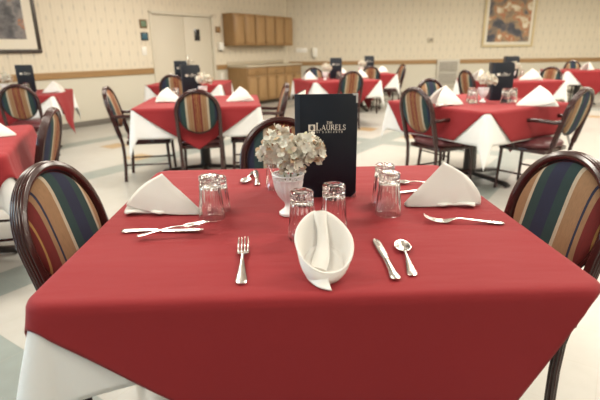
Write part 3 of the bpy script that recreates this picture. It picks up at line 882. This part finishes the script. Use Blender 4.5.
def hydrangea(name, label, head, R, nfl, base_, rnd, sq=.8):
    """flower head of many four petalled florets on a stem; head and base_ relative to the object"""
    t = thing(name, label, 'flower', group='dried hydrangea heads')
    bb = MB(); hd = Vector(head); ga = PI * (3 - 5 ** .5)
    for i in range(nfl):
        zz = 1 - 1.75 * (i + .5) / nfl; rr = math.sqrt(max(0, 1 - zz * zz)); th = ga * i
        nrm = Vector((rr * math.cos(th), rr * math.sin(th), zz * sq)) 
        nd = (nrm + Vector((rnd.uniform(-.8, .8), rnd.uniform(-.8, .8), rnd.uniform(-.8, .8)))).normalized()
        c = hd + nrm * R * rnd.uniform(.66, 1.04)
        a = nd.cross(Vector((.3, .2, 1))).normalized(); b_ = nd.cross(a)
        rot = rnd.uniform(0, PI); pl = rnd.uniform(.013, .019); cup = rnd.uniform(-.1, .6)
        for k in range(4):
            an = rot + k * PI / 2 + rnd.uniform(-.2, .2); d = a * math.cos(an) + b_ * math.sin(an); e = a * -math.sin(an) + b_ * math.cos(an)
            vs = []; tw = rnd.uniform(-.25, .25)
            for j, (f, wd) in enumerate(((.05, .12), (.4, .46), (.75, .5), (1.0, .22))):
                for q in (-1, 0, 1):
                    vs.append(c + d * pl * f + e * pl * wd * q + nd * pl * (cup * f * f + (.12 if q else 0) + tw * q * f))
            fs = [(j * 3 + q, j * 3 + q + 1, j * 3 + q + 4, j * 3 + q + 3) for j in range(3) for q in range(2)]
            bb.add(vs, fs)
    bb.build('flower_head', M['petal'], t, angle=80)
    s = MB(); bp_ = Vector(base_)
    s.tube([bp_.lerp(hd, k / 6) + Vector((0, 0, .01 * math.sin(PI * k / 6))) for k in range(7)], .003, 6)
    for i in range(14):
        th = ga * i; s.tube([hd.lerp(bp_, .25), hd + Vector((R * .7 * math.cos(th), R * .7 * math.sin(th), R * .5 * math.sin(i)))], .0012, 4)
    s.build('stem', M['stemg'], t)
    return t
rnd = random.Random(3)
VX, VY = -.036, 1.405
h1 = hydrangea('hydrangea', 'large cream dried hydrangea head leaning left in the foreground vase', (-.020, .0, .212), .066, 66, (-.004, 0, .055), rnd, .95); h1.location = (VX, VY, TOP)
h2 = hydrangea('hydrangea', 'cream dried hydrangea head leaning right against the foreground menu', (.062, .010, .200), .050, 44, (.006, .004, .055), rnd, .95); h2.location = (VX, VY, TOP)
h3 = hydrangea('hydrangea', 'low cream dried hydrangea head at the front of the foreground vase', (.014, -.028, .172), .038, 24, (.002, -.006, .055), rnd, .9); h3.location = (VX, VY, TOP)

# ------------------------------------------------------------------ menu
GLYPH = {
 'L': (.72, [('v', .16, 0, 1), ('h', 0, .32, 1), ('h', 0, .68, 0), ('v2', .66, 0, .26)]),
 'T': (.78, [('v', .39, 0, 1), ('h', .02, .76, 1), ('v2', .04, .78, 1), ('v2', .74, .78, 1), ('h', .24, .54, 0)]),
 'H': (.92, [('v', .18, 0, 1), ('v', .74, 0, 1), ('h', .18, .74, .5), ('h', .04, .32, 0), ('h', .60, .88, 0), ('h', .04, .32, 1), ('h', .60, .88, 1)]),
 'E': (.74, [('v', .16, 0, 1), ('h', 0, .66, 1), ('h', 0, .68, 0), ('h', .16, .5, .52), ('v2', .64, .78, 1), ('v2', .66, 0, .24), ('v2', .5, .42, .62)]),
 'A': (.92, [('p', [(.10, 0), (.44, 1.0)], .06), ('p', [(.44, 1.0), (.80, 0)], .15), ('h', .22, .66, .34), ('h', .0, .24, 0), ('h', .64, .94, 0)]),
 'U': (.88, [('p', [(.16, 1), (.16, .32), (.22, .12), (.36, .01), (.52, .01), (.66, .12), (.72, .32), (.72, 1)], .11), ('h', .0, .32, 1), ('h', .60, .86, 1)]),
 'R': (.84, [('v', .16, 0, 1), ('h', 0, .42, 1), ('p', [(.40, 1), (.58, .94), (.64, .77), (.58, .60), (.40, .53), (.16, .53)], .10), ('p', [(.38, .53), (.56, .26), (.74, .02)], .14), ('h', .02, .32, 0), ('h', .68, .86, 0)]),
 'S': (.64, [('p', [(.54, .78), (.50, .93), (.34, 1.0), (.16, .94), (.09, .78), (.16, .62), (.40, .47), (.53, .32), (.52, .13), (.36, .01), (.17, .05), (.08, .24)], .11)]),
 'O': (.92, [('p', [(.45 + .36 * math.cos(2 * PI * k / 16), .5 + .5 * math.sin(2 * PI * k / 16)) for k in range(17)], .12)]),
 'F': (.70, [('v', .16, 0, 1), ('h', 0, .66, 1), ('h', .16, .5, .52), ('h', .02, .34, 0)]),
 'D': (.90, [('v', .16, 0, 1), ('p', [(.16, 1), (.46, .98), (.70, .80), (.78, .5), (.70, .2), (.46, .02), (.16, 0)], .10)]),
 'N': (.94, [('v', .16, 0, 1), ('v', .76, 0, 1), ('p', [(.16, 1), (.76, 0)], .14), ('h', .02, .30, 0), ('h', .62, .9, 1)]),
}
def seg2(bb, p, q, w, y):
    p = Vector((p[0], 0, p[1])); q = Vector((q[0], 0, q[1])); d = (q - p)
    if d.length < 1e-9: return
    d.normalize(); n = Vector((-d.z, 0, d.x)) * (w / 2)
    e = d * 0
    pts = [p - n, q - n, q + n, p + n]
    f = [Vector((v.x, y, v.z)) for v in pts]; g = [Vector((v.x, y + .0006, v.z)) for v in pts]
    bb.add(f + g, [(0, 1, 2, 3), (4, 7, 6, 5), (0, 4, 5, 1), (1, 5, 6, 2), (2, 6, 7, 3), (3, 7, 4, 0)])
def text(bb, s, x, z, h, y, sp=.06, first=1.0, stretch=1.0):
    for i, ch in enumerate(s):
        if ch == ' ': x += h * .6; continue
        w, st = GLYPH[ch]; hh = h * (first if i == 0 else 1); zz = z
        X = lambda a: x + a * hh * stretch
        Z = lambda b_: zz + b_ * hh
        for e in st:
            if e[0] == 'v': seg2(bb, (X(e[1]), Z(e[2])), (X(e[1]), Z(e[3])), .15 * hh, y)
            elif e[0] == 'v2': seg2(bb, (X(e[1]), Z(e[2])), (X(e[1]), Z(e[3])), .06 * hh, y)
            elif e[0] == 'h': seg2(bb, (X(e[1]), Z(e[3])), (X(e[2]), Z(e[3])), .065 * hh, y)
            else:
                for a, c in zip(e[1][:-1], e[1][1:]): seg2(bb, (X(a[0]), Z(a[1])), (X(c[0]), Z(c[1])), e[2] * hh, y)
        x += (w * stretch + sp) * hh
    return x
def make_menu(name, label, full=True):
    """stands upright, front cover in the local x-z plane with its spine at x=0, back cover opened behind"""
    W, Hh, T = .209, .356, .004
    t = thing(name, label, 'menu', group='standing navy menus')
    bb = MB(); bb.box(.016, W, 0, T, 0, Hh, .0012); bb.build('front_cover', M['menu'], t)
    fc = t.children[0]
    A = math.radians(80)
    bb = MB(); bb.box(.016, W, -T, 0, 0, Hh, .0012); bb.xform(Matrix.Rotation(A, 4, 'Z')); bb.build('back_cover', M['menu'], t)
    bb = MB(); bb.sweep([(.017 * math.cos(A), .017 * math.sin(A), 0), (.006 * math.cos(A), .006 * math.sin(A), 0), (.001, .003, 0), (.006, .001, 0), (.017, 0.001, 0)], [(-.002, 0), (.002, 0), (.002, Hh), (-.002, Hh)], up=(0, 0, 1))
    bb.build('spine', M['menublue'], t)
    bb = MB(); bb.box(.018, W - .006, -T - .0025, -T - .0005, .004, Hh - .002); bb.xform(Matrix.Rotation(A, 4, 'Z')); bb.build('page', M['paper'], t, smooth=False)
    bb = MB(); bb.box(.018, W - .006, T + .0005, T + .0025, .004, Hh - .004); bb.build('page', M['paper'], t, smooth=False)
    for z0, sg in ((0, 1), (Hh, -1)):
        bb = MB()
        L_ = .018
        for y in (-.0008, T + .0002):
            pts = [(W + .0008, z0 - sg * .0008), (W - L_, z0 - sg * .0008), (W + .0008, z0 + sg * L_)]
            if sg < 0: pts = [(W + .0008, Hh + .0008), (W - L_, Hh + .0008), (W - L_ * .82, Hh - .006), (W - .006, Hh - .006), (W - .006, Hh - L_ - .012), (W + .0008, Hh - L_ - .012)]
            f = [(p[0], y, p[1]) for p in pts]; g = [(p[0], y + .0006, p[1]) for p in pts]; k = len(pts)
            bb.add(f + g, [tuple(range(k)), tuple(range(2 * k - 1, k - 1, -1))] + [(i, (i + 1) % k, (i + 1) % k + k, i + k) for i in range(k)])
        bb.box(W + .0002, W + .0008, -.0008, T + .0008, (0 if sg > 0 else Hh - L_ - .010), (L_ if sg > 0 else Hh))
        bb.build('corner_guard', M['silver'], fc, smooth=False)
    y = -.0007
    bb = MB(); x0, z0, s = .0445, .234, .022
    for (a, c) in (((0, 0), (s, 0)), ((s, 0), (s, s)), ((s, s), (0, s)), ((0, s), (0, 0))): pass
    bb.box(x0, x0 + s * 1.05, y, 0, z0, z0 + s); em = bb.build('emblem', M['print'], fc, smooth=False)
    bb = MB()
    seg2(bb, (x0 + .0115, z0 + .002), (x0 + .0115, z0 + .017), .0014, y - .0006)
    for k in range(4):
        zz = z0 + .004 + .0035 * k
        seg2(bb, (x0 + .0115, zz), (x0 + .005 + .001 * k, zz + .005), .0022, y - .0006); seg2(bb, (x0 + .0115, zz), (x0 + .018 - .001 * k, zz + .005), .0022, y - .0006)
    bb.build('leaf_mark', M['menu'], em, smooth=False)
    bb = MB()
    text(bb, 'LAURELS', x0 + .0255, z0 + .003, .0172, y, .055, 1.38, .96)
    text(bb, 'THE', x0 + .061, z0 + .0235, .0078, y, .06, 1.1)
    if full: text(bb, 'OF DANFORTH', x0 + .026, z0 - .0065, .0058, y, .70)
    bb.build('lettering', M['print'], fc, smooth=False)
    return t
MENU = make_menu('menu', 'navy standing menu behind the flowers on the foreground table')
MENU.location = (-.013, 1.578, TOP); MENU.rotation_euler = (0, 0, math.radians(.5))
def menu(x, y, deg, label): return dup(MENU, (x, y, TOP), math.radians(deg), label)

# ------------------------------------------------------------------ settings on the other tables
def flowers(x, y, who):
    v = dup(VS, (x, y, TOP), 0, 'white footed vase ' + who)
    f = dup(h1, (x, y, TOP), 2.0, 'cream hydrangea bunch, left one in the vase ' + who)
    f = dup(h2, (x, y, TOP), -.4, 'cream hydrangea bunch, right one in the vase ' + who)
SETT = []
T1 = 'on the door table'
nap(-1.20, 4.93, 168, 'white tent napkin at the left of the table in front of the door')
nap(-.74, 4.90, 20, 'white tent napkin at the right of the table in front of the door')
menu(-1.27, 5.28, 25, 'navy standing menu ' + T1)
flowers(-1.04, 5.24, T1)
glass(-1.28, 5.02, 'upturned tumbler beside the left napkin ' + T1)
T1B = 'on the table behind the door table'
menu(-1.98, 7.80, 0, 'dark standing menu ' + T1B)
flowers(-1.72, 8.0, T1B)
nap(-2.02, 8.25, 170, 'white tent napkin ' + T1B)
T2_ = 'on the table cut off at the left edge'
nap(-1.80, 2.98, 198, 'white tent napkin ' + T2_)
T3_ = 'on the table below the dark framed picture'
menu(-3.72, 6.42, 20, 'dark standing menu ' + T3_)
flowers(-3.72, 6.14, T3_)
nap(-3.38, 6.36, 10, 'white tent napkin ' + T3_)
glass(-3.54, 6.28, 'upturned tumbler nearer the napkin ' + T3_)
glass(-3.60, 6.44, 'upturned tumbler nearer the menu ' + T3_)
T4_ = 'on the table behind the foreground menu'
menu(.56, 8.60, -5, 'dark standing menu ' + T4_)
flowers(.46, 8.36, T4_)
nap(.34, 8.42, 190, 'white tent napkin, left one, ' + T4_)
nap(.98, 8.72, 20, 'white tent napkin, right one, ' + T4_)
glass(.70, 8.40, 'upturned tumbler ' + T4_)
T5_ = 'on the farthest middle table'
menu(1.43, 10.55, 0, 'dark standing menu ' + T5_)
flowers(1.33, 10.36, T5_)
nap(1.06, 10.5, 190, 'white tent napkin, left one, ' + T5_)
nap(1.68, 10.6, 10, 'white tent napkin, right one, ' + T5_)
T6_ = 'on the right hand corner-on table'
menu(1.875, 4.68, 0, 'navy standing menu ' + T6_)
flowers(1.745, 4.53, T6_)
nap(1.50, 4.35, 186, 'white tent napkin left of the flowers ' + T6_, 1.3)
nap(1.93, 4.22, 352, 'white tent napkin right of the menu ' + T6_, 1.3)
glass(1.61, 4.40, 'upturned tumbler just left of the vase ' + T6_)
glass(1.63, 4.53, 'upturned tumbler behind the left napkin ' + T6_, .9)
glass(1.90, 4.40, 'upturned tumbler just right of the menu ' + T6_)
glass(1.99, 4.44, 'upturned tumbler behind the right napkin ' + T6_, .9)
T7_ = 'on the table below the gold framed painting'
menu(3.38, 7.92, 2, 'navy standing menu ' + T7_)
flowers(3.42, 7.74, T7_)
nap(3.47, 7.60, 350, 'white tent napkin, right one, ' + T7_, 1.3)
nap(3.05, 7.68, 190, 'white tent napkin, left one, ' + T7_, 1.3)
glass(3.62, 7.86, 'upturned tumbler beside the right napkin ' + T7_)
T8_ = 'on the table at the far right'
nap(6.42, 10.55, 200, 'white tent napkin, left one, ' + T8_, 1.3)
nap(6.66, 10.72, 20, 'white tent napkin, right one, ' + T8_, 1.3)

# ------------------------------------------------------------------ light
def area(name, loc, rot, sx, sy, power, col):
    l = bpy.data.lights.new(name, 'AREA'); l.shape = 'RECTANGLE'; l.size = sx; l.size_y = sy; l.energy = power; l.color = col
    o = bpy.data.objects.new(name, l); C.objects.link(o); o.location = loc; o.rotation_euler = rot; return o
WARM = (1.0, .925, .80)
for y in (-.1, 2.6, 5.3, 7.9, 10.4):
    for x in (-4.8, -1.6, 1.6, 4.8, 7.8):
        if (x - near_x) < 0 or x < LW((y - P0.y) / DL.y).x + 1.5: continue
        area('ceiling_light', (x, y, ZC - .03), (0, 0, 0), 1.2, .6, 36 if y < 0 else 66, WARM)
area('window_daylight', (-2.75, YN - .12, 1.575), (PI / 2, 0, PI), 8.4, 1.6, 1450, (.30, .60, 1.0))
q = LW(-9.4, .12, 1.6)
area('window_daylight', q, (-PI / 2, 0, RL + PI), 4.6, 1.5, 480, (.34, .64, 1.0))
wd = bpy.data.worlds.new('World'); sc.world = wd; wd.use_nodes = True
wd.node_tree.nodes['Background'].inputs[0].default_value = (.55, .7, 1, 1); wd.node_tree.nodes['Background'].inputs[1].default_value = .3

# ------------------------------------------------------------------ camera
cam = bpy.data.cameras.new('camera'); co = bpy.data.objects.new('camera', cam); C.objects.link(co)
cam.sensor_width = 36; cam.lens = 36 * 470 / 600
pitch = math.atan(150 / 470); roll = .0136
Fw = Vector((0, math.cos(pitch), -math.sin(pitch))); R0 = Vector((1, 0, 0)); U0 = R0.cross(Fw)
Rr = R0 * math.cos(roll) - U0 * math.sin(roll); Uu = U0 * math.cos(roll) + R0 * math.sin(roll)
m = Matrix((Rr, Uu, -Fw)).transposed().to_4x4(); m.translation = (0, 0, 1.26)
co.matrix_world = m
cam.clip_start = .05
cam.dof.use_dof = True; cam.dof.focus_distance = 1.42; cam.dof.aperture_fstop = 3.2
sc.camera = co
sc.view_settings.view_transform = 'Standard'; sc.view_settings.look = 'None'
sc.view_settings.exposure = 0.22; sc.view_settings.gamma = 1; sc.view_settings.use_curve_mapping = False
sc.cycles.use_denoising = True
sc.cycles.max_bounces = 14; sc.cycles.transmission_bounces = 12
sc.cycles.sample_clamp_indirect = 8
